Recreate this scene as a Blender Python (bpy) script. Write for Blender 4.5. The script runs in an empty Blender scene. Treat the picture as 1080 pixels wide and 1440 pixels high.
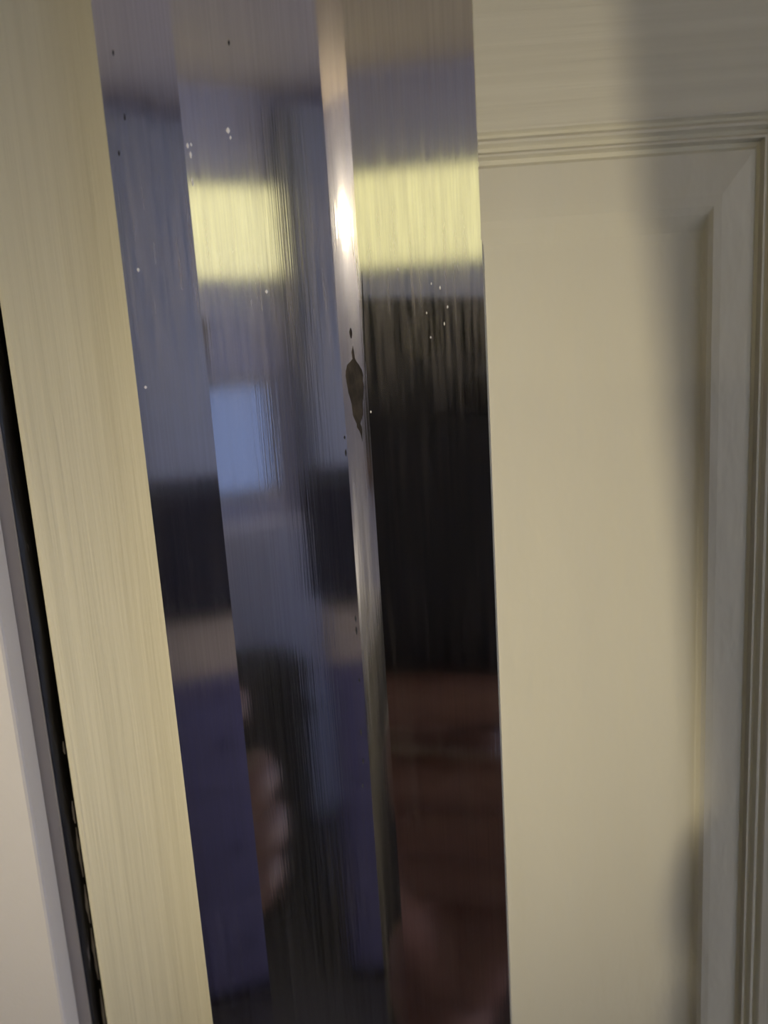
import bpy, bmesh, math, random
from mathutils import Vector, Matrix
random.seed(7)
sc = bpy.context.scene
C = sc.collection
R = math.radians

# ------------------------------------------------------------------ camera
cam_d = bpy.data.cameras.new('camera')
cam = bpy.data.objects.new('camera', cam_d); C.objects.link(cam)
CX = Vector((0.99757299, 0.03240743, -0.06162708))     # picture right, up, back
CY = Vector((0.05392539, 0.20032079, 0.97824518))
CZ = Vector((0.0440476, -0.97919423, 0.19808703))
CAM = Vector((0, -0.13, 1.6))
m = Matrix((CX, CY, CZ)).transposed().to_4x4(); m.translation = CAM
cam.matrix_world = m
cam_d.sensor_fit = 'HORIZONTAL'; cam_d.sensor_width = 24.0; cam_d.lens = 26.0
cam_d.clip_start = 0.002; cam_d.clip_end = 100
cam_d.dof.use_dof = True; cam_d.dof.focus_distance = 0.133; cam_d.dof.aperture_fstop = 11.0
sc.camera = cam

# ------------------------------------------------------------------ world, exposure
w = bpy.data.worlds.new('dusk'); sc.world = w; w.use_nodes = True
wn = w.node_tree.nodes; wl = w.node_tree.links
bg = wn['Background']
tc = wn.new('ShaderNodeTexCoord'); sx = wn.new('ShaderNodeSeparateXYZ'); cr = wn.new('ShaderNodeValToRGB')
wl.new(tc.outputs['Generated'], sx.inputs[0]); wl.new(sx.outputs['Z'], cr.inputs[0]); wl.new(cr.outputs[0], bg.inputs[0])
cr.color_ramp.elements[0].color = (0.30, 0.35, 0.48, 1); cr.color_ramp.elements[0].position = 0.0
cr.color_ramp.elements[1].color = (0.20, 0.27, 0.52, 1); cr.color_ramp.elements[1].position = 0.6
bg.inputs[1].default_value = 2.9
sc.view_settings.view_transform = 'Standard'; sc.view_settings.look = 'None'
sc.view_settings.exposure = 0.0; sc.view_settings.gamma = 1.0
sc.view_settings.use_curve_mapping = False
sc.cycles.use_denoising = True
LAMP_POWER = 258.0           # narrow beam of the desk lamp
BAR_POWER = 1.25             # radiance of the frosted cover of the wall light

# ------------------------------------------------------------------ helpers
def obj(name, bm, mat, parent=None, smooth=False):
    me = bpy.data.meshes.new(name); bmesh.ops.recalc_face_normals(bm, faces=bm.faces[:])
    bm.to_mesh(me); bm.free()
    if mat: me.materials.append(mat)
    if smooth:
        for p in me.polygons: p.use_smooth = True
    o = bpy.data.objects.new(name, me); C.objects.link(o)
    if parent: o.parent = parent
    return o

def thing(name, label, cat, loc=(0, 0, 0), rz=0, group=None):
    o = bpy.data.objects.new(name, None); C.objects.link(o)
    o.location = loc; o.rotation_euler = (0, 0, rz); o.empty_display_size = 0.05
    o['label'] = label; o['category'] = cat
    if group: o['group'] = group
    return o

def tag(o, label, cat, group=None):
    o['label'] = label; o['category'] = cat
    if group: o['group'] = group
    return o

def struct(o): o['kind'] = 'structure'; return o

def empty_struct(name):
    o = bpy.data.objects.new(name, None); C.objects.link(o); o.empty_display_size = 0.05
    return struct(o)

def box(bm, x0, x1, y0, y1, z0, z1, bev=0, seg=2):
    r = bmesh.ops.create_cube(bm, size=1)
    vs = r['verts']
    bmesh.ops.scale(bm, vec=(x1 - x0, y1 - y0, z1 - z0), verts=vs)
    bmesh.ops.translate(bm, vec=((x0 + x1) / 2, (y0 + y1) / 2, (z0 + z1) / 2), verts=vs)
    if bev:
        es = list({e for v in vs for e in v.link_edges})
        bmesh.ops.bevel(bm, geom=es, offset=bev, segments=seg, affect='EDGES', profile=0.5)
    return vs

def bx(*a, **k):
    bm = bmesh.new(); box(bm, *a, **k); return bm

def prism(bm, pts, z0, z1, steps=1):
    """closed outline pts (x, y) carried up from z0 to z1"""
    rings = []
    for k in range(steps + 1):
        z = z0 + (z1 - z0) * k / steps
        rings.append([bm.verts.new((x, y, z)) for x, y in pts])
    n = len(pts)
    for a, b in zip(rings, rings[1:]):
        for i in range(n): bm.faces.new((a[i], a[(i + 1) % n], b[(i + 1) % n], b[i]))
    bm.faces.new(rings[0][::-1]); bm.faces.new(rings[-1])

def lathe(bm, prof, n=32, c=(0, 0, 0), close=True):
    rings = []
    for r, z in prof:
        rings.append([bm.verts.new((c[0] + r * math.cos(2 * math.pi * i / n), c[1] + r * math.sin(2 * math.pi * i / n), c[2] + z)) for i in range(n)])
    for a, b in zip(rings, rings[1:]):
        for i in range(n): bm.faces.new((a[i], a[(i + 1) % n], b[(i + 1) % n], b[i]))
    if close:
        bm.faces.new(rings[0][::-1]); bm.faces.new(rings[-1])

def ball(bm, c, s, rot=None, u=24, v=16):
    r = bmesh.ops.create_uvsphere(bm, u_segments=u, v_segments=v, radius=1)
    vs = r['verts']
    bmesh.ops.scale(bm, vec=s if hasattr(s, '__len__') else (s, s, s), verts=vs)
    if rot: bmesh.ops.rotate(bm, matrix=rot, verts=vs)
    bmesh.ops.translate(bm, vec=c, verts=vs)
    return vs

def cyl(bm, a, b, r, r2=None, n=16):
    a = Vector(a); b = Vector(b); d = b - a
    M = Matrix.Translation((a + b) / 2) @ d.to_track_quat('Z', 'Y').to_matrix().to_4x4()
    bmesh.ops.create_cone(bm, cap_ends=True, segments=n, radius1=r, radius2=r if r2 is None else r2, depth=d.length, matrix=M)

# ------------------------------------------------------------------ materials
def mat(name, col, rough=0.6, metal=0.0, spec=0.5, bump=None, vary=None, emit=None, coat=0):
    """bump = (scale xyz, strength, distance); vary = (scale xyz, colour 2, contrast lo, hi)"""
    M = bpy.data.materials.new(name); M.use_nodes = True
    N = M.node_tree.nodes; L = M.node_tree.links; p = N['Principled BSDF']
    p.inputs['Base Color'].default_value = (*col, 1); p.inputs['Roughness'].default_value = rough
    p.inputs['Metallic'].default_value = metal; p.inputs['Specular IOR Level'].default_value = spec
    p.inputs['Coat Weight'].default_value = coat
    t = N.new('ShaderNodeTexCoord')
    def noise(scale, detail=3, dist=0.0):
        mp = N.new('ShaderNodeMapping'); mp.inputs['Scale'].default_value = scale
        nz = N.new('ShaderNodeTexNoise'); nz.inputs['Scale'].default_value = 1.0
        nz.inputs['Detail'].default_value = detail; nz.inputs['Distortion'].default_value = dist
        L.new(t.outputs['Object'], mp.inputs[0]); L.new(mp.outputs[0], nz.inputs['Vector']); return nz.outputs[0]
    if bump:
        bs = bump if isinstance(bump, list) else [bump]
        prev = None
        for scale, st, dist in bs:
            b = N.new('ShaderNodeBump'); b.inputs['Strength'].default_value = st; b.inputs['Distance'].default_value = dist
            L.new(noise(scale, 2, 0.15), b.inputs['Height'])
            if prev: L.new(prev.outputs[0], b.inputs['Normal'])
            prev = b
        L.new(prev.outputs[0], p.inputs['Normal'])
    if vary:
        scale, c2, lo, hi = vary
        rr = N.new('ShaderNodeValToRGB'); rr.color_ramp.elements[0].position = lo; rr.color_ramp.elements[1].position = hi
        rr.color_ramp.elements[0].color = (*col, 1); rr.color_ramp.elements[1].color = (*c2, 1)
        L.new(noise(scale), rr.inputs[0]); L.new(rr.outputs[0], p.inputs['Base Color'])
    if emit:
        p.inputs['Emission Color'].default_value = (*emit[0], 1); p.inputs['Emission Strength'].default_value = emit[1]
    return M

CREAM = (0.68, 0.65, 0.50); CREAM2 = (0.635, 0.605, 0.46)
def grain(name, axis):
    g = {'z': (620, 620, 14), 'x': (14, 620, 620)}[axis]
    h = {'z': (1900, 1900, 60), 'x': (60, 1900, 1900)}[axis]
    return mat(name, CREAM, 0.6, spec=.3, bump=[(g, 0.45, 0.0005), (h, 0.2, 0.0003)], vary=(g, CREAM2, 0.35, 0.65))
door_v = grain('door paint with upright grain', 'z')
door_h = grain('door paint with level grain', 'x')
door_p = mat('door paint on panel', CREAM, 0.6, bump=[((330, 330, 130), 0.4, 0.0005), ((60, 60, 18), 0.5, 0.0012)], vary=((40, 40, 9), CREAM2, 0.3, 0.7))
trim_m = mat('white trim paint', (0.66, 0.635, 0.60), 0.5, bump=((500, 500, 500), 0.25, 0.0004))
wall_white = mat('white wall paint', (0.78, 0.76, 0.74), 0.8, bump=((400, 400, 400), 0.2, 0.0004))
wall_violet = mat('violet blue wall paint', (0.54, 0.575, 0.80), 0.8, bump=((300, 300, 300), 0.2, 0.0004), vary=((1.5, 1.5, 1.5), (0.58, 0.59, 0.77), 0.3, 0.7))
ceil_m = mat('ceiling paint', (0.62, 0.54, 0.51), 0.85, bump=((200, 200, 200), 0.2, 0.0005))
carpet_m = mat('charcoal carpet', (0.035, 0.033, 0.037), 0.95, bump=((900, 900, 900), 0.6, 0.002), vary=((250, 250, 250), (0.06, 0.055, 0.06), 0.4, 0.7))
dark_seal = mat('black rubber seal with pale scuffs', (0.018, 0.016, 0.017), 0.45, vary=((420, 420, 75), (0.36, 0.32, 0.31), 0.66, 0.74), bump=((300, 300, 60), 0.5, 0.001))
fleck_m = mat('worn grey paint', (0.75, 0.70, 0.68), 0.6)
grey_plain = mat('grey fitting', (0.3, 0.3, 0.32), 0.4)

def metal_mat():
    M = bpy.data.materials.new('brushed stainless steel'); M.use_nodes = True
    N = M.node_tree.nodes; L = M.node_tree.links
    for n in list(N): N.remove(n)
    out = N.new('ShaderNodeOutputMaterial'); t = N.new('ShaderNodeTexCoord')
    def noise(scale, detail=3, dist=0.0, off=(0, 0, 0)):
        mp = N.new('ShaderNodeMapping'); mp.inputs['Scale'].default_value = scale; mp.inputs['Location'].default_value = off
        nz = N.new('ShaderNodeTexNoise'); nz.inputs['Scale'].default_value = 1.0; nz.inputs['Detail'].default_value = detail
        nz.inputs['Distortion'].default_value = dist
        L.new(t.outputs['Object'], mp.inputs[0]); L.new(mp.outputs[0], nz.inputs['Vector']); return nz.outputs[0]
    def ramp(src, lo, hi, a=0.0, b=1.0):
        m = N.new('ShaderNodeMapRange'); m.inputs['From Min'].default_value = lo; m.inputs['From Max'].default_value = hi
        m.inputs['To Min'].default_value = a; m.inputs['To Max'].default_value = b
        L.new(src, m.inputs['Value']); return m.outputs[0]
    bump = N.new('ShaderNodeBump'); bump.inputs['Strength'].default_value = 0.06; bump.inputs['Distance'].default_value = 0.00006
    L.new(noise((3200, 3200, 45), 2), bump.inputs['Height'])
    sharp = N.new('ShaderNodeBsdfAnisotropic'); sharp.inputs['Color'].default_value = (0.60, 0.60, 0.62, 1)
    L.new(ramp(noise((1500, 1500, 30)), 0.3, 0.75, 0.05, 0.085), sharp.inputs['Roughness'])
    L.new(bump.outputs[0], sharp.inputs['Normal'])
    wide = N.new('ShaderNodeBsdfAnisotropic'); wide.inputs['Color'].default_value = (0.62, 0.61, 0.61, 1)
    wide.inputs['Roughness'].default_value = 0.32; wide.inputs['Anisotropy'].default_value = 0.85
    tg = N.new('ShaderNodeTangent'); tg.direction_type = 'RADIAL'; tg.axis = 'Z'
    L.new(tg.outputs[0], wide.inputs['Tangent'])
    mx = N.new('ShaderNodeMixShader')
    L.new(ramp(noise((2600, 2600, 26), 3), 0.30, 0.75, 0.04, 0.16), mx.inputs[0])
    L.new(sharp.outputs[0], mx.inputs[1]); L.new(wide.outputs[0], mx.inputs[2])
    # thin smears of old adhesive film, drawn out along the brushing
    film = N.new('ShaderNodeBsdfDiffuse'); film.inputs[0].default_value = (0.55, 0.50, 0.44, 1)
    a = ramp(noise((900, 900, 40), 4, 0, (3, 1, 2)), 0.50, 0.80, 0.0, 0.03)
    b = ramp(noise((40, 40, 22), 2, 0, (7.3, 0, 1.7)), 0.42, 0.62, 0.15, 1.0)
    mul = N.new('ShaderNodeMath'); mul.operation = 'MULTIPLY'; L.new(a, mul.inputs[0]); L.new(b, mul.inputs[1])
    sp = N.new('ShaderNodeSeparateXYZ'); L.new(t.outputs['Object'], sp.inputs[0])
    up = ramp(sp.outputs['Z'], .888, .908); down = ramp(sp.outputs['Z'], .916, .940, 1.0, .12)
    bandm = N.new('ShaderNodeMath'); bandm.operation = 'MULTIPLY'; L.new(up, bandm.inputs[0]); L.new(down, bandm.inputs[1])
    rag = N.new('ShaderNodeMath'); rag.operation = 'MULTIPLY'
    L.new(ramp(noise((1100, 1100, 60), 5, 0, (1, 5, 3)), 0.38, 0.66, 0.0, 0.22), rag.inputs[0]); L.new(bandm.outputs[0], rag.inputs[1])
    tot = N.new('ShaderNodeMath'); tot.operation = 'ADD'; L.new(mul.outputs[0], tot.inputs[0]); L.new(rag.outputs[0], tot.inputs[1])
    mx2 = N.new('ShaderNodeMixShader'); L.new(tot.outputs[0], mx2.inputs[0])
    L.new(mx.outputs[0], mx2.inputs[1]); L.new(film.outputs[0], mx2.inputs[2])
    L.new(mx2.outputs[0], out.inputs[0]); return M
steel = metal_mat()

# ------------------------------------------------------------------ the room shell
RX0, RX1, RY, RZ = -2.75, 2.3, -2.6, 2.43
def slab(name, mt, *a): return struct(obj(name, bx(*a), mt))
slab('floor', carpet_m, RX0 - .1, RX1 + .1, RY - .1, 0.9, -0.1, 0.0)
slab('ceiling', ceil_m, RX0 - .1, RX1 + .1, RY - .1, 0.9, RZ, RZ + .1)
def wall_with_hole(name, mt, axis, fixed, a0, a1, hole):
    """axis 'x': wall runs along x between y = fixed; hole = (u0, u1, z0, z1)"""
    u0, u1, z0, z1 = hole; f0, f1 = fixed
    bm = bmesh.new()
    for p, q, r, s in ((a0, u0, 0, RZ), (u1, a1, 0, RZ), (u0, u1, 0, z0), (u0, u1, z1, RZ)):
        if q - p < 1e-6 or s - r < 1e-6: continue
        if axis == 'x': box(bm, p, q, f0, f1, r, s)
        else: box(bm, f0, f1, p, q, r, s)
    return struct(obj(name, bm, mt))
W1 = (0.66, 1.02, 1.09, 1.52)
W2_FILL = (-2.4, -0.25, 0.40, 2.25)  # unseen opening added so the dusk sky fills door and back wall
wall_with_hole('wall_back', wall_violet, 'x', (RY - .1, RY), RX0 - .1, RX1 + .1, W1)
wall_with_hole('wall_right', wall_violet, 'y', (RX1, RX1 + .1), RY, 0.9, W2_FILL)
slab('wall_left', wall_violet, RX0 - .1, RX0, RY, 0.9, 0, RZ)
OP = (-0.0661, 0.4100, 0.0, 2.005)                 # the clear opening of the frame
wall_with_hole('wall_front', wall_white, 'x', (0.0006, 0.095), RX0, RX1, (OP[0] - .030, OP[1] + .030, 0, OP[3] + .030))
slab('wall_behind_door', wall_white, RX0, RX1, 0.9, 1.0, 0, RZ)

# windows
def window(n, axis, h, f0, f1, bars, gm):
    root = empty_struct('window_%d' % n)
    u0, u1, z0, z1 = h; t = .035
    def b(p, q, r, s, g0, g1): return bx(p, q, g0, g1, r, s) if axis == 'x' else bx(g0, g1, p, q, r, s)
    fm = bmesh.new()
    for p, q, r, s in ((u0, u0 + t, z0, z1), (u1 - t, u1, z0, z1), (u0 + t, u1 - t, z0, z0 + t), (u0 + t, u1 - t, z1 - t, z1)):
        box(fm, *( (p, q, f0, f1, r, s) if axis == 'x' else (f0, f1, p, q, r, s)))
    obj('window_frame', fm, trim_m, root)
    obj('pane', b(u0 + t, u1 - t, z0 + t, z1 - t, (f0 + f1) / 2 - .002, (f0 + f1) / 2 + .002), gm, root)
    for z in bars: obj('glazing_bar', b(u0 + t, u1 - t, z - .01, z + .01, f0 + .01, (f0 + f1) / 2 - .003), trim_m, root)
    return root
glass_m = bpy.data.materials.new('window glass'); glass_m.use_nodes = True
_g = glass_m.node_tree; _p = _g.nodes['Principled BSDF']
_p.inputs['Transmission Weight'].default_value = 1; _p.inputs['Roughness'].default_value = 0; _p.inputs['IOR'].default_value = 1.01
_p.inputs['Base Color'].default_value = (0.95, 0.97, 1, 1)
glass_m2 = glass_m.copy(); glass_m2.name = 'tinted window glass'
glass_m2.node_tree.nodes['Principled BSDF'].inputs['Base Color'].default_value = (0.30, 0.33, 0.42, 1)
window(1, 'x', W1, RY - .08, RY - .03, [], glass_m2)
window(2, 'y', W2_FILL, RX1 + .03, RX1 + .08, [1.5], glass_m)  # added window, out of view, for cool fill

# door frame
struct(obj('trim_1', bx(-0.150, OP[0] - .0020, -0.0050, 0.0004, 0.0, OP[3] + .08, bev=.0006), trim_m))
struct(obj('trim_2', bx(OP[1] + .0020, OP[1] + .08, -0.0050, 0.0004, 0.0, OP[3] + .08, bev=.0006), trim_m))
struct(obj('trim_3', bx(OP[0] - .0018, OP[1] + .0018, -0.0050, 0.0004, OP[3] + .002, OP[3] + .08, bev=.0006), trim_m))
jf = empty_struct('trim_4')
jamb_m = mat('jamb paint', (0.60, 0.54, 0.47), 0.55, bump=((300, 300, 40), 0.3, 0.0004))
obj('jamb', bx(OP[0] - .0295, OP[0] - .0002, 0.0006, 0.095, 0.0, OP[3] + .0295), jamb_m, jf)
obj('jamb', bx(OP[1] + .0002, OP[1] + .0295, 0.0006, 0.095, 0.0, OP[3] + .0295), jamb_m, jf)
obj('head_jamb', bx(OP[0], OP[1], 0.0006, 0.095, OP[3] + .0002, OP[3] + .0295), jamb_m, jf)
for xx in (OP[0], OP[1]):
    s = 1 if xx < 0 else -1
    a, b_ = sorted((xx, xx + s * .012))
    obj('door_stop', bx(a, b_, .0385, .060, 0.0, OP[3]), jamb_m, jf)
# rubber seal stuck to the jamb inside the gap, a bead with a wavy worn edge
bm = bmesh.new()
rows = []
for k in range(121):
    z = 0.2 + 1.75 * k / 120
    t = .0008 + .0003 * math.sin(k * 1.7) + .0002 * random.random()
    rows.append([bm.verts.new((OP[0] - .0001 + dx, y, z)) for dx, y in ((0, .0010), (t, .0016), (t * 1.25, .004), (t, .014), (0, .015))])
for a, b_ in zip(rows, rows[1:]):
    for i in range(4): bm.faces.new((a[i], a[i + 1], b_[i + 1], b_[i]))
obj('rubber_seal', bm, dark_seal, jf, True)

# pale flakes of old paint along the edge of the seal
for z, hh in ((1.5215, .0022), (1.5135, .0050), (1.5030, .0040), (1.4925, .0055), (1.4800, .0050), (1.4700, .0060), (1.534, .0012)):
    bm = bmesh.new(); rows = []
    for i in range(9):
        t = -1 + 2 * i / 8; wv = .0006 * max(.1, 1 - abs(t) ** 2) * random.uniform(.6, 1.2)
        rows.append([bm.verts.new((OP[0] + .00130 + dx, .0030 + dy, z + hh * t)) for dx, dy in ((0, -wv), (.00015, 0), (0, wv))])
    for a, b_ in zip(rows, rows[1:]):
        for i in range(2): bm.faces.new((a[i], a[i + 1], b_[i + 1], b_[i]))
    obj('paint_fleck', bm, fleck_m, jf, True)

# ------------------------------------------------------------------ the panelled door
door = empty_struct('door_1')
DL, DR = -0.0634, 0.4065                           # leaf edges
PX = 0.0112                                        # where the steel strip ends
def arc(cx, cy, r, a0, a1, n=5): return [(cx + r * math.cos(R(a0 + (a1 - a0) * i / n)), cy + r * math.sin(R(a0 + (a1 - a0) * i / n))) for i in range(n + 1)]
st = arc(DL + .0014, .0014, .0014, 180, 270) + [(-.0405, 0), (-.0405, .0046), (PX - .0002, .0046), (PX - .0002, .035), (DL, .035)]
bm = bmesh.new(); prism(bm, st, .006, 1.998); obj('stile', bm, door_v, door)
ZT, ZB = 1.6295, 0.92                              # the tall panel beside the strip
X1 = 0.0555                                        # its outer right edge
def slab_part(name, x0, x1, z0, z1, mt): return obj(name, bx(x0, x1, 0, .035, z0, z1), mt, door)
XM = 0.112; X2 = DR - .062
slab_part('rail', PX, X2, ZT, 1.735, door_h)
slab_part('rail', PX, X2, .80, ZB, door_h)
slab_part('rail', PX, X2, 1.89, 1.998, door_h)
slab_part('rail', PX, X2, .006, .16, door_h)
bm = bmesh.new(); prism(bm, [(X2, 0)] + [(DR - .0014 + .0014 * math.cos(R(-90 + 18 * i)), .0014 + .0014 * math.sin(R(-90 + 18 * i))) for i in range(6)] + [(DR, .035), (X2, .035)], .006, 1.998)
obj('stile', bm, door_v, door)
for z0, z1 in ((ZB, ZT), (1.735, 1.89), (.16, .80)): slab_part('muntin', X1, XM, z0, z1, door_v)
PROF = [(0, 0), (.0003, .0001), (.0007, .0007), (.0011, .0007), (.0016, .0001), (.0020, .0001), (.0025, .0008), (.0030, .0008), (.0034, .0002),
        (.0037, .0002), (.0041, .0011), (.0047, .0012), (.0052, .0007), (.0075, .0005), (.0112, .0002), (.0127, .0002), (.0138, .0005), (.0149, .0010), (.0160, .0014), (.0172, .0015)]
def panel(x0, x1, z0, z1, left):
    bm = bmesh.new(); sx_ = .80; rings = []
    for o, dpt in PROF:
        ox = o * sx_ if o < .0128 else .0106 + (o - .0127) * .2
        xa = x0 + ox if left else x0; xb = x1 - ox
        rings.append([bm.verts.new(v) for v in ((xa, dpt, z1 - o), (xb, dpt, z1 - o), (xb, dpt, z0 + o), (xa, dpt, z0 + o))])
    for a, b_ in zip(rings, rings[1:]):
        for i in range(4 if left else 3): bm.faces.new((a[i], b_[i], b_[(i + 1) % 4], a[(i + 1) % 4]))
    # back of the skin so the panel is solid
    bk = [bm.verts.new(v) for v in ((x0, .035, z1), (x1, .035, z1), (x1, .035, z0), (x0, .035, z0))]
    for i in range(4 if left else 3): bm.faces.new((rings[0][i], rings[0][(i + 1) % 4], bk[(i + 1) % 4], bk[i]))
    bm.faces.new(bk); bm.faces.new(rings[-1])
    return obj('panel', bm, door_p, door)
for z0, z1 in ((ZB, ZT), (1.735, 1.89), (.16, .80)):
    panel(PX, X1, z0, z1, False); panel(XM, X2, z0, z1, True)

# ------------------------------------------------------------------ the bent steel strip
strip = thing('metal_strip', 'brushed stainless steel strip bent into three long facets, fixed upright on the cream panelled door', 'metal strip', (-.012, .0046, .70))
Z0, Z1 = .0, 1.24
P0, P1, P2, P3, P4 = (-.04117, -.00610), (-.03141, -.00207), (-.01133, .0035), (-.00736, .00266), (.01135, .0011)
def facet(name, a, b, bow=0.0, n=10, side0=False, side1=False):
    """one face of the strip: a sheet 0.7 mm thick, very slightly bowed, with a folded return at an outer edge"""
    a = Vector(a); b = Vector(b); d = (b - a); nrm = Vector((d.y, -d.x)).normalized(); th = .0007
    top = []
    for i in range(n + 1):
        t = i / n; top.append(a + d * t + nrm * bow * 4 * t * (1 - t))
    bot = [p - nrm * th for p in top]
    bot[0].x = a.x; bot[-1].x = b.x
    if side0: bot = [Vector((a.x, .0045))] + [Vector((a.x + th, .0045)), Vector((a.x + th, bot[0].y))] + bot[1:]
    if side1: bot = bot[:-1] + [Vector((b.x - th, bot[-1].y)), Vector((b.x - th, .0045)), Vector((b.x, .0045))]
    pts = [(p.x - strip.location.x, p.y - strip.location.y) for p in top + bot[::-1]]
    bm = bmesh.new(); prism(bm, pts, Z0, Z1)
    o = obj(name, bm, steel, strip)
    for p in o.data.polygons: p.use_smooth = False
    return o
facet('outer_facet', P0, P1, .00002, side0=True)
facet('middle_facet', P1, P2, .00002)
facet('fold', P2, P3, .00002, n=12)
facet('broad_facet', P3, P4, .00000, side1=True)

def loc(x, y, z): return (x - strip.location.x, y - strip.location.y, z - strip.location.z)
# brown residue stuck on the fold, an irregular flake with trailing tails
stain_m = mat('dry brown residue', (0.014, 0.011, 0.009), 0.9, bump=((900, 900, 500), 0.7, 0.0006), vary=((900, 900, 350), (0.045, 0.037, 0.030), 0.40, 0.70))
pale_m = mat('pale paint fleck', (0.8, 0.78, 0.74), 0.4, spec=0.8)
chip_m = mat('dark chip', (0.012, 0.012, 0.014), 0.7)
def on_plate(x):
    for a, b in ((P0, P1), (P1, P2), (P2, P3), (P3, P4)):
        if a[0] <= x <= b[0]: return a[1] + (b[1] - a[1]) * (x - a[0]) / (b[0] - a[0])
    return P4[1]
def blob(name, cx, cz, spans, mt, h=.00012, lift=0.0):
    """flat flake: spans = rows (dz, left, right) in metres"""
    bm = bmesh.new(); rows = []
    for dz, l, r in spans:
        row = []
        for k in range(6):
            x = cx + l + (r - l) * k / 5
            edge = 0 if k in (0, 5) else 1
            y = on_plate(x) - lift - .00002 - h * edge * (0.7 + .5 * random.random())
            row.append(bm.verts.new(loc(x, y, cz + dz)))
        rows.append(row)
    for a, b in zip(rows, rows[1:]):
        for k in range(5): bm.faces.new((a[k], a[k + 1], b[k + 1], b[k]))
    return obj(name, bm, mt, strip, True)
def lens_rows(h, w, n, bend=0.0, jit=.12):
    """rows of a flake of height 2h and half width w, ends drawn out"""
    out = []
    for i in range(n):
        t = -1 + 2 * i / (n - 1); q = max(.06, (1 - abs(t) ** 1.7)) * w
        out.append((-t * h, -q * (1 + jit * random.uniform(-1, 1)) + bend * t, q * (1 + jit * random.uniform(-1, 1)) + bend * t))
    return out
sp = []
for t, l, r in ((0, 0, 1.5), (.06, -1.5, 2), (.13, -2, 4), (.16, -6, 6), (.19, -11, 9), (.25, -12, 12), (.30, -12.5, 13), (.36, -12, 12), (.42, -11, 13), (.48, -10, 12), (.54, -9, 12), (.60, -8, 11),
                (.66, -7.5, 11), (.72, -6, 9.5), (.77, -4, 7), (.81, -2, 5), (.85, 0, 5), (.89, 2, 7), (.94, 3.5, 7), (1, 5, 6)):
    j = 1.3 * random.uniform(-1, 1)
    sp.append((.0068 - .0150 * t, (l + j) * .000103, (r - j) * .000103))
blob('residue', -.00935, 1.5931, sp, stain_m, h=.00008, lift=.00008)
blob('residue', -.00945, 1.6019, lens_rows(.0008, .00022, 7), stain_m, lift=.0001)
blob('scratch', -.00735, 1.6020, lens_rows(.0090, .00013, 24, -.0003, .3), chip_m, h=.00002, lift=.00005)
for x, z, hh in ((-.01155, 1.5831, .0006), (-.0119, 1.5550, .0006), (-.0119, 1.5529, .0008), (-.0120, 1.5440, .0004), (-.01235, 1.5344, .0007), (-.0123, 1.5290, .0006), (-.0127, 1.5244, .0005),
                (-.03914, 1.6418, .0004), (-.03864, 1.6335, .0005), (-.02388, 1.6437, .0004), (-.03990, 1.6287, .0004), (-.01156, 1.5856, .0003)):
    blob('chip', x, z, lens_rows(hh, .00014, 5), chip_m, h=.00006, lift=.00006)
for x, z, hh, ww in ((-.02510, 1.6319, .00045, .00030), (-.02485, 1.6309, .00030, .00016), (-.03089, 1.62986, .0004, .0002), (-.0304, 1.6300, .00025, .00016), (-.0306, 1.6286, .0005, .00018), (-.03075, 1.6249, .0006, .00016),
                (-.02167, 1.60887, .0003, .00022), (-.0400, 1.5958, .00025, .0002), (-.03917, 1.6127, .0003, .0002), (.00256, 1.6042, .0002, .0001), (.0052, 1.6024, .0003, .0001), (-.00143, 1.6110, .0003, .0001),
                (.0035, 1.6085, .00022, .00012), (.0048, 1.6078, .0003, .00014), (.0058, 1.6049, .00025, .00012), (.0030, 1.6005, .0002, .0001), (-.00705, 1.5895, .00022, .00012)):
    blob('paint_fleck', x, z, lens_rows(hh, ww, 5), pale_m, h=.00010, lift=.00003)

# ------------------------------------------------------------------ lights of the room, and an added fill lamp
lampglass = mat('lit warm lens', (0.9, 0.85, 0.75), 0.3, emit=((1.0, 0.87, 0.66), 6.0))
barglow = mat('lit frosted cover', (0.9, 0.88, 0.7), 0.4, emit=((1.0, 0.92, 0.40), BAR_POWER))
bulbglow = mat('lit bulb', (0.9, 0.85, 0.7), 0.3, emit=((1.0, 0.84, 0.52), 130.0))
white_m = mat('white enamel', (0.78, 0.77, 0.75), 0.3)
wood_m = mat('brown wood', (0.17, 0.09, 0.05), 0.45, bump=((60, 60, 4), 0.3, 0.001), vary=((40, 40, 3), (0.10, 0.05, 0.03), 0.35, 0.7))
hood_m = mat('dark green enamel', (0.02, 0.05, 0.035), 0.4)
black_m = mat('black plastic', (0.012, 0.012, 0.013), 0.35)
brass_m = mat('dull brass', (0.5, 0.38, 0.2), 0.35, metal=1)

lx, ly = -1.75, -2.35
tl = thing('desk_lamp', 'brass desk lamp with a bell hood turned to the door, standing on the side table', 'lamp', (lx, ly, 0.40))
bm = bmesh.new(); lathe(bm, [(.075, 0), (.078, .006), (.070, .016), (.022, .026), (.014, .05)]); obj('base', bm, brass_m, tl, True)
bm = bmesh.new(); cyl(bm, (0, 0, .04), (-.09, -.12, .16), .009); cyl(bm, (-.09, -.12, .16), (-.075, -.098, .30), .009); ball(bm, (-.09, -.12, .16), .012, None, 12, 8)
obj('stem', bm, brass_m, tl, True)
GC = Vector((0, 0, .33)); AX = (Vector((-0.01, 0.0, 1.551)) - Vector((lx, ly, .73))).normalized()      # the hood looks at the door
Q = Matrix.Translation(GC) @ AX.to_track_quat('Z', 'Y').to_matrix().to_4x4()
bm = bmesh.new(); lathe(bm, [(.012, -.128), (.034, -.125), (.040, -.07), (.075, -.040), (.098, .012), (.108, .055), (.105, .055), (.095, .013), (.072, -.037), (.036, -.066), (.030, -.120)], 40, close=False)
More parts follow.
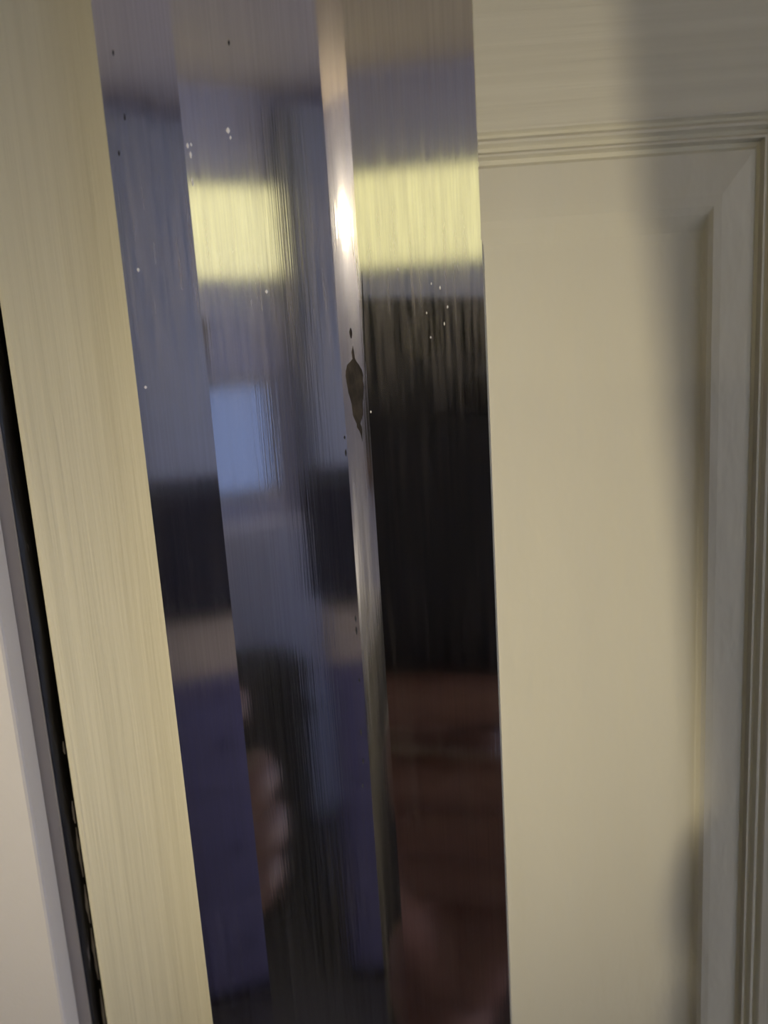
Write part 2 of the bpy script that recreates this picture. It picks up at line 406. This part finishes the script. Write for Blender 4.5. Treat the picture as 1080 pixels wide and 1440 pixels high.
bmesh.ops.transform(bm, matrix=Q, verts=bm.verts[:]); obj('hood', bm, hood_m, tl, True)
bm = bmesh.new(); cyl(bm, (0, 0, -.118), (0, 0, -.042), .018); bmesh.ops.transform(bm, matrix=Q, verts=bm.verts[:]); obj('socket', bm, brass_m, tl, True)
bm = bmesh.new(); lathe(bm, [(.0, .030), (.020, .028), (.034, .022), (.040, .014), (.036, .006), (.0, .004)], 32, close=False); bmesh.ops.transform(bm, matrix=Q, verts=bm.verts[:]); obj('lens', bm, lampglass, tl, True)
sd = bpy.data.lights.new('beam', 'SPOT'); sd.energy = LAMP_POWER; sd.color = (1.0, 0.87, 0.66); sd.shadow_soft_size = .055
sd.spot_size = R(4.3); sd.spot_blend = 1.0
so = bpy.data.objects.new('beam', sd); C.objects.link(so); so.parent = tl
so.matrix_local = Matrix.Translation(GC + AX * .062) @ (-AX).to_track_quat('Z', 'Y').to_matrix().to_4x4()
stb = thing('side_table', 'round brown wooden side table under the desk lamp', 'table', (lx, ly, 0))
bm = bmesh.new(); lathe(bm, [(.20, .375), (.205, .38), (.205, .395), (.20, .3995)]); obj('table_top', bm, wood_m, stb)
for k in range(3):
    a = R(90 + 120 * k); bm = bmesh.new(); cyl(bm, (.17 * math.cos(a), .17 * math.sin(a), 0), (.12 * math.cos(a), .12 * math.sin(a), .376), .011, .016); obj('leg', bm, wood_m, stb, True)

wb = thing('wall_light', 'long warm frosted light bar high on the violet wall', 'lamp', (0, RY, 1.98))
bm = bx(-1.20, 1.06, .001, .035, -.15, .15, bev=.004); obj('housing', bm, white_m, wb)
bm = bx(-1.18, 1.04, .0352, .085, -.14, .14, bev=.02, seg=4); obj('frosted_cover', bm, barglow, wb, True)
for x in (-1.192, 1.052): obj('end_cap', bx(x - .0115, x + .0115, .0352, .09, -.145, .145, bev=.004), white_m, wb)
wg = thing('wall_lamp', 'small bare bulb wall lamp at the end of the long light bar', 'lamp', (-1.32, RY, 2.01))
bm = bmesh.new(); cyl(bm, (0, .0005, 0), (0, .02, 0), .05, .045, 24); obj('wall_plate', bm, brass_m, wg)
bm = bmesh.new(); cyl(bm, (0, .02, 0), (0, .075, 0), .018, .018); obj('socket', bm, brass_m, wg)
bm = bmesh.new(); ball(bm, (0, .115, 0), (.034, .042, .034)); obj('bulb', bm, bulbglow, wg, True)

fl = thing('fill_lamp', 'added fill lamp out of view, a white globe on a slim black pole', 'lamp', (1.92, -.50, 0))  # unseen lamp added to lift the shaded door and the chest front
bm = bmesh.new(); lathe(bm, [(.14, 0), (.14, .012), (.125, .022), (.02, .028), (.012, .05)]); obj('base', bm, black_m, fl, True)
bm = bmesh.new(); cyl(bm, (0, 0, .04), (0, 0, .93), .011); obj('pole', bm, black_m, fl, True)
bm = bmesh.new(); lathe(bm, [(.016, .92), (.032, .935), (.040, .962)], close=False); obj('socket', bm, brass_m, fl, True)
bm = bmesh.new(); ball(bm, (0, 0, 1.045), .09); obj('globe', bm, mat('lit round globe', (0.9, 0.85, 0.8), 0.3, emit=((1.0, 0.88, 0.82), 64.0)), fl, True)

rad = thing('radiator', 'white ribbed radiator low on the back wall beside the side table', 'radiator', (-1.25, RY, 0.12))
for k in range(7): obj('rib', bx(-.24 + k * .07, -.24 + k * .07 + .058, .03, .10, .03, .58, bev=.012), white_m, rad)
obj('pipe', bx(-.25, .245, .045, .085, .0, .031, bev=.01), white_m, rad)
obj('bracket', bx(-.2, .2, .0008, .031, .4, .44), white_m, rad)

# ------------------------------------------------------------------ furniture seen in the strip
indigo = mat('indigo paint', (0.165, 0.16, 0.33), 0.5, bump=((200, 200, 30), 0.2, 0.0004))
indigo_d = mat('dark indigo paint', (0.05, 0.05, 0.14), 0.5)
navy_f = mat('dark navy fabric', (0.018, 0.02, 0.04), 0.8, bump=((900, 900, 900), 0.4, 0.0005))
tan_f = mat('tan card', (0.66, 0.58, 0.50), 0.8, bump=((200, 200, 200), 0.2, 0.0005))
char_f = mat('charcoal weave', (0.028, 0.027, 0.03), 0.85, bump=((300, 300, 300), 0.6, 0.002))

RZc = R(24)
ux, uy = math.cos(RZc), math.sin(RZc)
ch = thing('chest_of_drawers', 'indigo painted chest of drawers standing at an angle below the suitcase', 'chest of drawers', (.675 + .33 * ux, -1.57 + .33 * uy, 0), RZc)
# local frame: front edge is y = 0, the body runs back to y = -0.42
obj('body', bx(-.33, .33, -.42, 0,   .05, .845, bev=.003), indigo, ch)
obj('top', bx(-.34, .34, -.43, .012, .8455, .87, bev=.003), indigo, ch)
obj('plinth', bx(-.32, .32, -.41, -.012, 0, .0495), black_m, ch)
for k in range(3):
    d = obj('drawer', bx(-.312, .312, .0005, .016, .065 + k * .26, .065 + k * .26 + .248, bev=.003), indigo, ch)
    for s in (-.15, .15):
        bm = bmesh.new(); ball(bm, (s, .030, .19 + k * .26), .014); obj('knob', bm, indigo_d, d, True)
def chest_pt(x, y, z): return (ch.location.x + x * ux - y * uy, ch.location.y + x * uy + y * ux, z)
tb = thing('storage_box', 'tan lidded box on top of the indigo chest', 'box', chest_pt(-.02, -.2, .8705), RZc)
obj('box_body', bx(-.30, .30, -.19, .19, 0, .095, bev=.004), tan_f, tb)
obj('lid', bx(-.306, .306, -.196, .196, .0955, .130, bev=.004), tan_f, tb)
sc_ = thing('suitcase', 'dark navy suitcase lying on the tan box', 'suitcase', chest_pt(-.045, -.2, 1.0005), RZc)
obj('shell', bx(-.315, .315, -.19, .19, .012, .29, bev=.04, seg=5), navy_f, sc_)
bm = bmesh.new(); box(bm, -.318, .318, -.193, .193, .165, .172, bev=.002); obj('zip', bm, black_m, sc_)
bm = bmesh.new()
for s in (-.07, .07): cyl(bm, (s, .185, .25), (s, .215, .25), .008)
cyl(bm, (-.075, .212, .25), (.075, .212, .25), .009); obj('handle', bm, black_m, sc_)
for s in (-.24, .24):
    for t in (-.13, .13):
        bm = bmesh.new(); cyl(bm, (s, t, 0), (s, t, .014), .014); obj('foot', bm, black_m, sc_)

cab = thing('cabinet', 'pale grey two door cabinet against the wall under the narrow window', 'cabinet', (.80, RY, 0))
pale = mat('pale grey paint', (0.74, 0.71, 0.74), 0.5, bump=((300, 300, 40), 0.2, 0.0004))
obj('body', bx(-.20, .20, .001, .28, .05, 1.03, bev=.003), pale, cab); obj('top', bx(-.205, .205, .001, .29, 1.0305, 1.05, bev=.003), pale, cab)
obj('plinth', bx(-.19, .19, .01, .27, 0, .0495), pale, cab)
for q in (-1, 1):
    d = obj('door', bx(*sorted((q * .003, q * .196)), .2805, .298, .06, 1.02, bev=.002), pale, cab)
    bm = bmesh.new(); cyl(bm, (q * .03, .299, .56), (q * .03, .318, .56), .006); cyl(bm, (q * .03, .316, .50), (q * .03, .316, .62), .006); obj('handle', bm, black_m, d, True)

tall = thing('cupboard', 'tall slate grey cupboard in the corner behind the chest of drawers', 'cupboard', (1.56, RY, 0))
slate = mat('slate grey paint', (0.33, 0.35, 0.41), 0.5, bump=((300, 300, 40), 0.2, 0.0004))
obj('body', bx(-.47, .47, .001, .135, .06, 2.36, bev=.003), slate, tall); obj('plinth', bx(-.46, .46, .01, .125, 0, .0595), slate, tall)
for q in (-1, 1):
    d = obj('door', bx(*sorted((q * .003, q * .466)), .1355, .153, .07, 2.35, bev=.002), slate, tall)
    bm = bmesh.new(); cyl(bm, (q * .05, .154, 1.0), (q * .05, .175, 1.0), .006); cyl(bm, (q * .05, .173, .92), (q * .05, .173, 1.08), .006); obj('handle', bm, black_m, d, True)

hp = thing('laundry_hamper', 'charcoal woven laundry hamper standing in front of the pale cabinet', 'basket', (.63, -2.03, 0))
bm = bmesh.new(); lathe(bm, [(.135, .0), (.150, .1), (.163, .40), (.165, .69)], 40); obj('basket', bm, char_f, hp, True)
bm = bmesh.new(); lathe(bm, [(.170, .691), (.172, .71), (.155, .73), (.05, .745)], 40); obj('lid', bm, char_f, hp, True)
for q in (-1, 1):
    bm = bmesh.new(); cyl(bm, (q * .155, -.04, .55), (q * .180, -.04, .57), .007); cyl(bm, (q * .180, -.04, .57), (q * .180, .04, .57), .007); cyl(bm, (q * .180, .04, .57), (q * .155, .04, .55), .007)
    obj('handle', bm, char_f, hp, True)

# ------------------------------------------------------------------ smartphone held in front of the door
def cam_pt(x, y, z): return CAM + CX * x + CY * y + CZ * z      # phone frame: x right, y up, z away from the door
ph = thing('smartphone', 'black smartphone in a dark case held up to the steel strip in a left hand', 'phone')
PM = m.copy(); ph.matrix_world = PM
case_m = mat('dark phone case', (0.005, 0.007, 0.016), 0.5)
screen_m = mat('phone screen', (0.02, 0.02, 0.025), 0.12, emit=((0.5, 0.5, 0.55), 0.15))
lens_m = mat('lens glass', (0.01, 0.01, 0.015), 0.05)
PXL, PXR, PYT, PYB = -.0740, .0095, .0110, -.1530
obj('case', bx(PXL, PXR, PYB, PYT, .0035, .0120, bev=.0035, seg=4), case_m, ph)
obj('screen', bx(PXL + .004, PXR - .004, PYB + .004, PYT - .004, .0121, .0125), screen_m, ph)
cb = obj('camera_bump', bx(-.027, .0080, -.027, .0085, .0014, .0034, bev=.0008), case_m, ph)
for x, y in ((0.0, 0.0), (-.0185, 0.0), (0.0, -.0185)):
    bm = bmesh.new(); cyl(bm, (x, y, .0005), (x, y, .0013), .0066, n=32); obj('lens', bm, lens_m, cb)

# ------------------------------------------------------------------ the person holding it
def skin_obj(chains, sub=2):
    """grow one surface per chain: [(point, radius), ...]; returns an evaluated mesh"""
    out = bmesh.new()
    for ch_ in chains:
        verts = [Vector(p) for p, r in ch_]
        me = bpy.data.meshes.new('tmp'); me.from_pydata(verts, [(i, i + 1) for i in range(len(verts) - 1)], [])
        o = bpy.data.objects.new('tmp', me); C.objects.link(o)
        o.modifiers.new('s', 'SKIN'); 
        for i, (p, r) in enumerate(ch_):
            sv = me.skin_vertices[0].data[i]; sv.radius = r if hasattr(r, '__len__') else (r, r); sv.use_root = (i == 0)
        sb = o.modifiers.new('d', 'SUBSURF'); sb.levels = sub; sb.render_levels = sub
        dg = bpy.context.evaluated_depsgraph_get(); ev = o.evaluated_get(dg); em = ev.to_mesh()
        out.from_mesh(em); ev.to_mesh_clear()
        bpy.data.objects.remove(o); bpy.data.meshes.remove(me)
    return out

def fuse(name, bm, mt, parent, voxel, smooth_it=6):
    """melt overlapping shapes into ONE continuous surface"""
    me = bpy.data.meshes.new('tmp'); bmesh.ops.recalc_face_normals(bm, faces=bm.faces[:]); bm.to_mesh(me); bm.free()
    o = bpy.data.objects.new('tmp', me); C.objects.link(o)
    r = o.modifiers.new('r', 'REMESH'); r.mode = 'VOXEL'; r.voxel_size = voxel
    s = o.modifiers.new('m', 'SMOOTH'); s.factor = .5; s.iterations = smooth_it
    dg = bpy.context.evaluated_depsgraph_get(); ev = o.evaluated_get(dg)
    nm = bpy.data.meshes.new_from_object(ev); nm.name = name
    bpy.data.objects.remove(o); bpy.data.meshes.remove(me)
    nm.materials.clear(); nm.materials.append(mt)
    for p in nm.polygons: p.use_smooth = True
    q = bpy.data.objects.new(name, nm); C.objects.link(q); q.parent = parent
    return q

skin_m = mat('brown skin', (0.25, 0.125, 0.095), 0.5, bump=((700, 700, 700), 0.15, 0.0005), vary=((90, 90, 90), (0.22, 0.105, 0.08), 0.4, 0.7))
nail_m = mat('finger nail', (0.36, 0.21, 0.17), 0.3)
shirt_m = mat('black knitted top', (0.014, 0.014, 0.018), 0.9, bump=((500, 500, 500), 0.5, 0.0008))
jean_m = mat('dark trousers', (0.02, 0.022, 0.035), 0.85, bump=((700, 700, 700), 0.4, 0.0005))
hair_m = mat('black hair', (0.010, 0.008, 0.008), 0.5, bump=((400, 400, 60), 0.6, 0.002))
shoe_m = mat('dark shoe', (0.02, 0.018, 0.018), 0.5)
eye_m = mat('eye white', (0.45, 0.43, 0.42), 0.3)
iris_m = mat('dark iris', (0.03, 0.015, 0.01), 0.1)
lip_m = mat('lips', (0.26, 0.10, 0.09), 0.45)

def turn(bm, deg, cx, cy):
    bmesh.ops.rotate(bm, cent=(cx, cy, 0), matrix=Matrix.Rotation(R(deg), 3, 'Z'), verts=bm.verts[:])
def merge(bm, other):
    tmp = bpy.data.meshes.new('t'); other.to_mesh(tmp); other.free(); bm.from_mesh(tmp); bpy.data.meshes.remove(tmp)
per = thing('person', 'person in a black top and dark trousers holding up the phone in the left hand', 'person', (0, 0, 0))
HX, HY, HZ = -.31, -.80, 1.456       # centre of the head
SX = HX                              # spine
body = []
def low(chain, keep=0):                # a short person: heights of the trunk and limbs
    n = len(chain) - keep
    return [((p[0], p[1], p[2] * .91), r) if i < n else (p, r) for i, (p, r) in enumerate(chain)]
# torso, neck, legs, arms: each chain starts inside its neighbour, then everything is melted together
body.append(low([((SX, -0.860, .92), (.155, .105)), ((SX, -0.855, 1.08), (.130, .095)), ((SX, -0.860, 1.24), (.150, .105)), ((SX, -0.865, 1.34), (.145, .09)), ((SX, -0.855, 1.405), (.075, .065)), ((SX, -0.835, 1.47), (.050, .052)), ((HX, -0.815, 1.56), (.050, .055))]))
for s in (-1, 1):
    body.append(low([((SX + s * .085, -0.860, .93), .092), ((SX + s * .095, -0.855, .72), .082), ((SX + s * .10, -0.845, .50), .058), ((SX + s * .10, -0.865, .33), .058), ((SX + s * .10, -0.875, .10), .036), ((SX + s * .10, -0.860, .055), .036)]))
    body.append(low([((SX + s * .10, -0.885, .045), .036), ((SX + s * .105, -0.800, .035), .032), ((SX + s * .11, -0.700, .028), .026)]))
WR = Vector((-.025, -.200, 1.300))
ARM = [((-.310, -.80, 1.235), .060), ((-.335, -.675, 1.225), .056), ((-.275, -.52, 1.165), .045), ((-.205, -.385, 1.125), .041), ((-.130, -.31, 1.185), .039), ((-.065, -.24, 1.255), .031), (tuple(WR), .027)]
# other arm hanging
body.append(low([((SX + .10, -0.865, 1.365), .060), ((SX + .185, -0.865, 1.335), .055), ((SX + .215, -0.875, 1.20), .046), ((SX + .225, -0.875, 1.06), .041), ((SX + .225, -0.845, .94), .037), ((SX + .22, -0.800, .82), .027)]))
RH = Vector((SX + .22, -0.790, .73))
# relaxed hand at the side
G = [[((RH.x, RH.y, RH.z + .03), (.024, .018)), ((RH.x - .002, RH.y + .012, RH.z - .03), (.016, .034)), ((RH.x - .002, RH.y + .02, RH.z - .065), (.013, .038))]]
for k, (dy, ln) in enumerate(((.052, .078), (.030, .088), (.008, .082), (-.012, .065))):
    b0 = Vector((RH.x - .002, RH.y + dy - .002, RH.z - .06))
    G.append([(tuple(b0 + Vector((0, -.004, .025))), .011), (tuple(b0), .0095), (tuple(b0 + Vector((-.006, .004, -ln * .5))), .0085), (tuple(b0 + Vector((-.018, .006, -ln * .8))), .0075), (tuple(b0 + Vector((-.030, .006, -ln))), .006)])
G.append([((RH.x, RH.y + .02, RH.z - .01), .014), ((RH.x - .012, RH.y + .056, RH.z - .035), .0115), ((RH.x - .022, RH.y + .068, RH.z - .062), .0095), ((RH.x - .028, RH.y + .070, RH.z - .082), .007)])
TURN = -50
bm = skin_obj(body + G); turn(bm, TURN, SX, -.86)
merge(bm, skin_obj([ARM]))

# hand on the phone: palm towards the person, fingers running across the back of the phone to its right edge
def cp(x, y, z): return tuple(cam_pt(x, y, z))
# points given in the phone frame (x right, y up along the phone, z>0 away from the door; back of the phone is z = .0035)
H = []
H.append([(tuple(WR), .030), (cp(-.030, -.262, .020), (.038, .024)), (cp(-.040, -.225, .006), (.044, .018)), (cp(-.050, -.185, -.001), (.044, .013))])
H.append([(cp(-.062, -.200, .012), .016), (cp(-.056, -.154, -.0115), .012), (cp(-.050, -.134, -.0095), .0120), (cp(-.014, -.130, -.0095), .0112), (cp(.012, -.129, -.0060), .0100), (cp(.0205, -.130, .0060), .0086), (cp(.0190, -.130, .0150), .0062)])
H.append([(cp(-.066, -.205, .010), .016), (cp(-.052, -.180, -.004), .013), (cp(-.040, -.169, -.0085), .0130), (cp(.004, -.165, -.0100), .0118), (cp(.028, -.165, -.0040), .0105), (cp(.0350, -.166, .0100), .0090), (cp(.0310, -.166, .0190), .0066)])
H.append([(cp(-.056, -.215, .008), .016), (cp(-.046, -.199, -.003), .0135), (cp(-.036, -.194, -.0075), .0130), (cp(.006, -.191, -.0085), .0120), (cp(.034, -.192, -.0020), .0108), (cp(.0410, -.193, .0120), .0092), (cp(.0370, -.192, .0210), .0068)])
H.append([(cp(-.050, -.225, .008), .016), (cp(-.042, -.222, .000), .0135), (cp(-.030, -.219, -.0050), .0130), (cp(.004, -.217, -.0060), .0118), (cp(.032, -.218, .0000), .0105), (cp(.0420, -.218, .0120), .0090), (cp(.0390, -.217, .0200), .0066)])
H.append([(tuple(WR), .028), (cp(-.012, -.268, .012), .026), (cp(.012, -.246, .010), .019), (cp(.020, -.236, .010), .014)])
H.append([(cp(-.060, -.232, .020), .022), (cp(-.088, -.207, .026), .0185), (cp(-.076, -.178, .028), .0150), (cp(-.064, -.146, .029), .0125), (cp(-.055, -.122, .0265), .0105), (cp(-.044, -.106, .0240), .0080)])
H.append([(cp(-.050, -.175, .008), .013), (cp(-.020, -.170, .014), .0095), (cp(.008, -.163, .016), .0080)])
merge(bm, skin_obj(H, 2))
# head: skull, jaw, cheeks, brow, nose, lips, ears
hbm = bmesh.new()
def hd(c, s, rot=None): ball(hbm, (HX + c[0], HY + c[1], HZ + c[2]), s, rot)
hd((0, -.012, .035), (.076, .096, .085)); hd((0, .020, -.035), (.060, .068, .075)); hd((0, .045, -.088), (.034, .034, .026))
hd((0, .060, .035), (.056, .026, .022))
for s in (-1, 1):
    hd((s * .038, .058, -.022), (.026, .024, .026)); hd((s * .078, -.008, -.005), (.010, .020, .032))
    hd((s * .030, .074, .026), (.024, .012, .008)); hd((s * .011, .094, -.038), (.010, .011, .009))
hd((0, .088, -.012), (.011, .014, .030), Matrix.Rotation(R(-18), 3, 'X')); hd((0, .099, -.034), (.011, .013, .010))
hd((0, .080, -.066), (.026, .013, .008)); hd((0, .078, -.077), (.023, .012, .008))
turn(hbm, -22, HX, HY); merge(bm, hbm)
body_o = fuse('body', bm, skin_m, per, .0036, 5)
# features of the head
for s in (-1, 1):
    bm = bmesh.new(); ball(bm, (HX + s * .031, HY + .0665, HZ + .004), .0112); turn(bm, -22, HX, HY); e = obj('eye', bm, eye_m, per, True)
    bm = bmesh.new(); ball(bm, (HX + s * .031 + .002, HY + .0765, HZ + .004), (.0055, .0025, .0055)); turn(bm, -22, HX, HY); obj('iris', bm, iris_m, e, True)
bm = bmesh.new(); ball(bm, (HX, HY + .084, HZ - .067), (.024, .0105, .0062)); ball(bm, (HX, HY + .082, HZ - .0775), (.021, .0105, .0065)); turn(bm, -22, HX, HY); obj('lips', bm, lip_m, per, True)
bm = bmesh.new()
ball(bm, (HX, HY - .022, HZ + .050), (.087, .100, .086)); ball(bm, (HX, HY - .065, HZ - .01), (.076, .058, .075))
for s in (-1, 1): ball(bm, (HX + s * .070, HY - .025, HZ + .035), (.018, .045, .04))
turn(bm, -22, HX, HY); fuse('hair', bm, hair_m, per, .006, 4)
# clothes
K = []
K.append(low([((SX, -.860, .88), (.180, .130)), ((SX, -.855, 1.08), (.152, .114)), ((SX, -.860, 1.24), (.166, .120)), ((SX, -.865, 1.345), (.158, .102)), ((SX, -.855, 1.405), (.090, .080)), ((SX, -.842, 1.452), (.064, .064))]))
SL = [((-.300, -.87, 1.215), .080), ((-.312, -.80, 1.232), .079), ((-.335, -.675, 1.225), .072), ((-.275, -.52, 1.165), .058), ((-.205, -.385, 1.125), .053), ((-.160, -.34, 1.158), .050)]
K.append(low([((SX + .10, -0.865, 1.365), .072), ((SX + .185, -0.865, 1.335), .068), ((SX + .215, -0.875, 1.20), .059), ((SX + .225, -0.875, 1.06), .053), ((SX + .225, -0.845, .94), .048), ((SX + .222, -0.815, .86), .040)]))
bm = skin_obj(K); turn(bm, TURN, SX, -.86); merge(bm, skin_obj([SL]))
fuse('knitted_top', bm, shirt_m, per, .007, 6)
K = [low([((SX, -.860, 1.00), (.160, .112)), ((SX, -.860, .90), (.168, .120)), ((SX, -.860, .84), (.120, .105))])]
for s in (-1, 1): K.append(low([((SX + s * .088, -.860, .99), .100), ((SX + s * .092, -.858, .88), .108), ((SX + s * .097, -.855, .72), .098), ((SX + s * .10, -.845, .50), .077), ((SX + s * .10, -.865, .33), .073), ((SX + s * .10, -.875, .11), .066), ((SX + s * .10, -.872, .05), .066)]))
bm = skin_obj(K); turn(bm, TURN, SX, -.86)
fuse('trousers', bm, jean_m, per, .008, 5)
for s in (-1, 1):
    K = [[((SX + s * .10, -.705, .050), (.045, .045)), ((SX + s * .10, -0.840, .052), (.044, .048)), ((SX + s * .105, -0.760, .042), (.045, .036)), ((SX + s * .11, -0.675, .034), (.038, .028))]]
    bm = skin_obj(K); turn(bm, TURN, SX, -.86); fuse('shoe', bm, shoe_m, per, .006, 3)
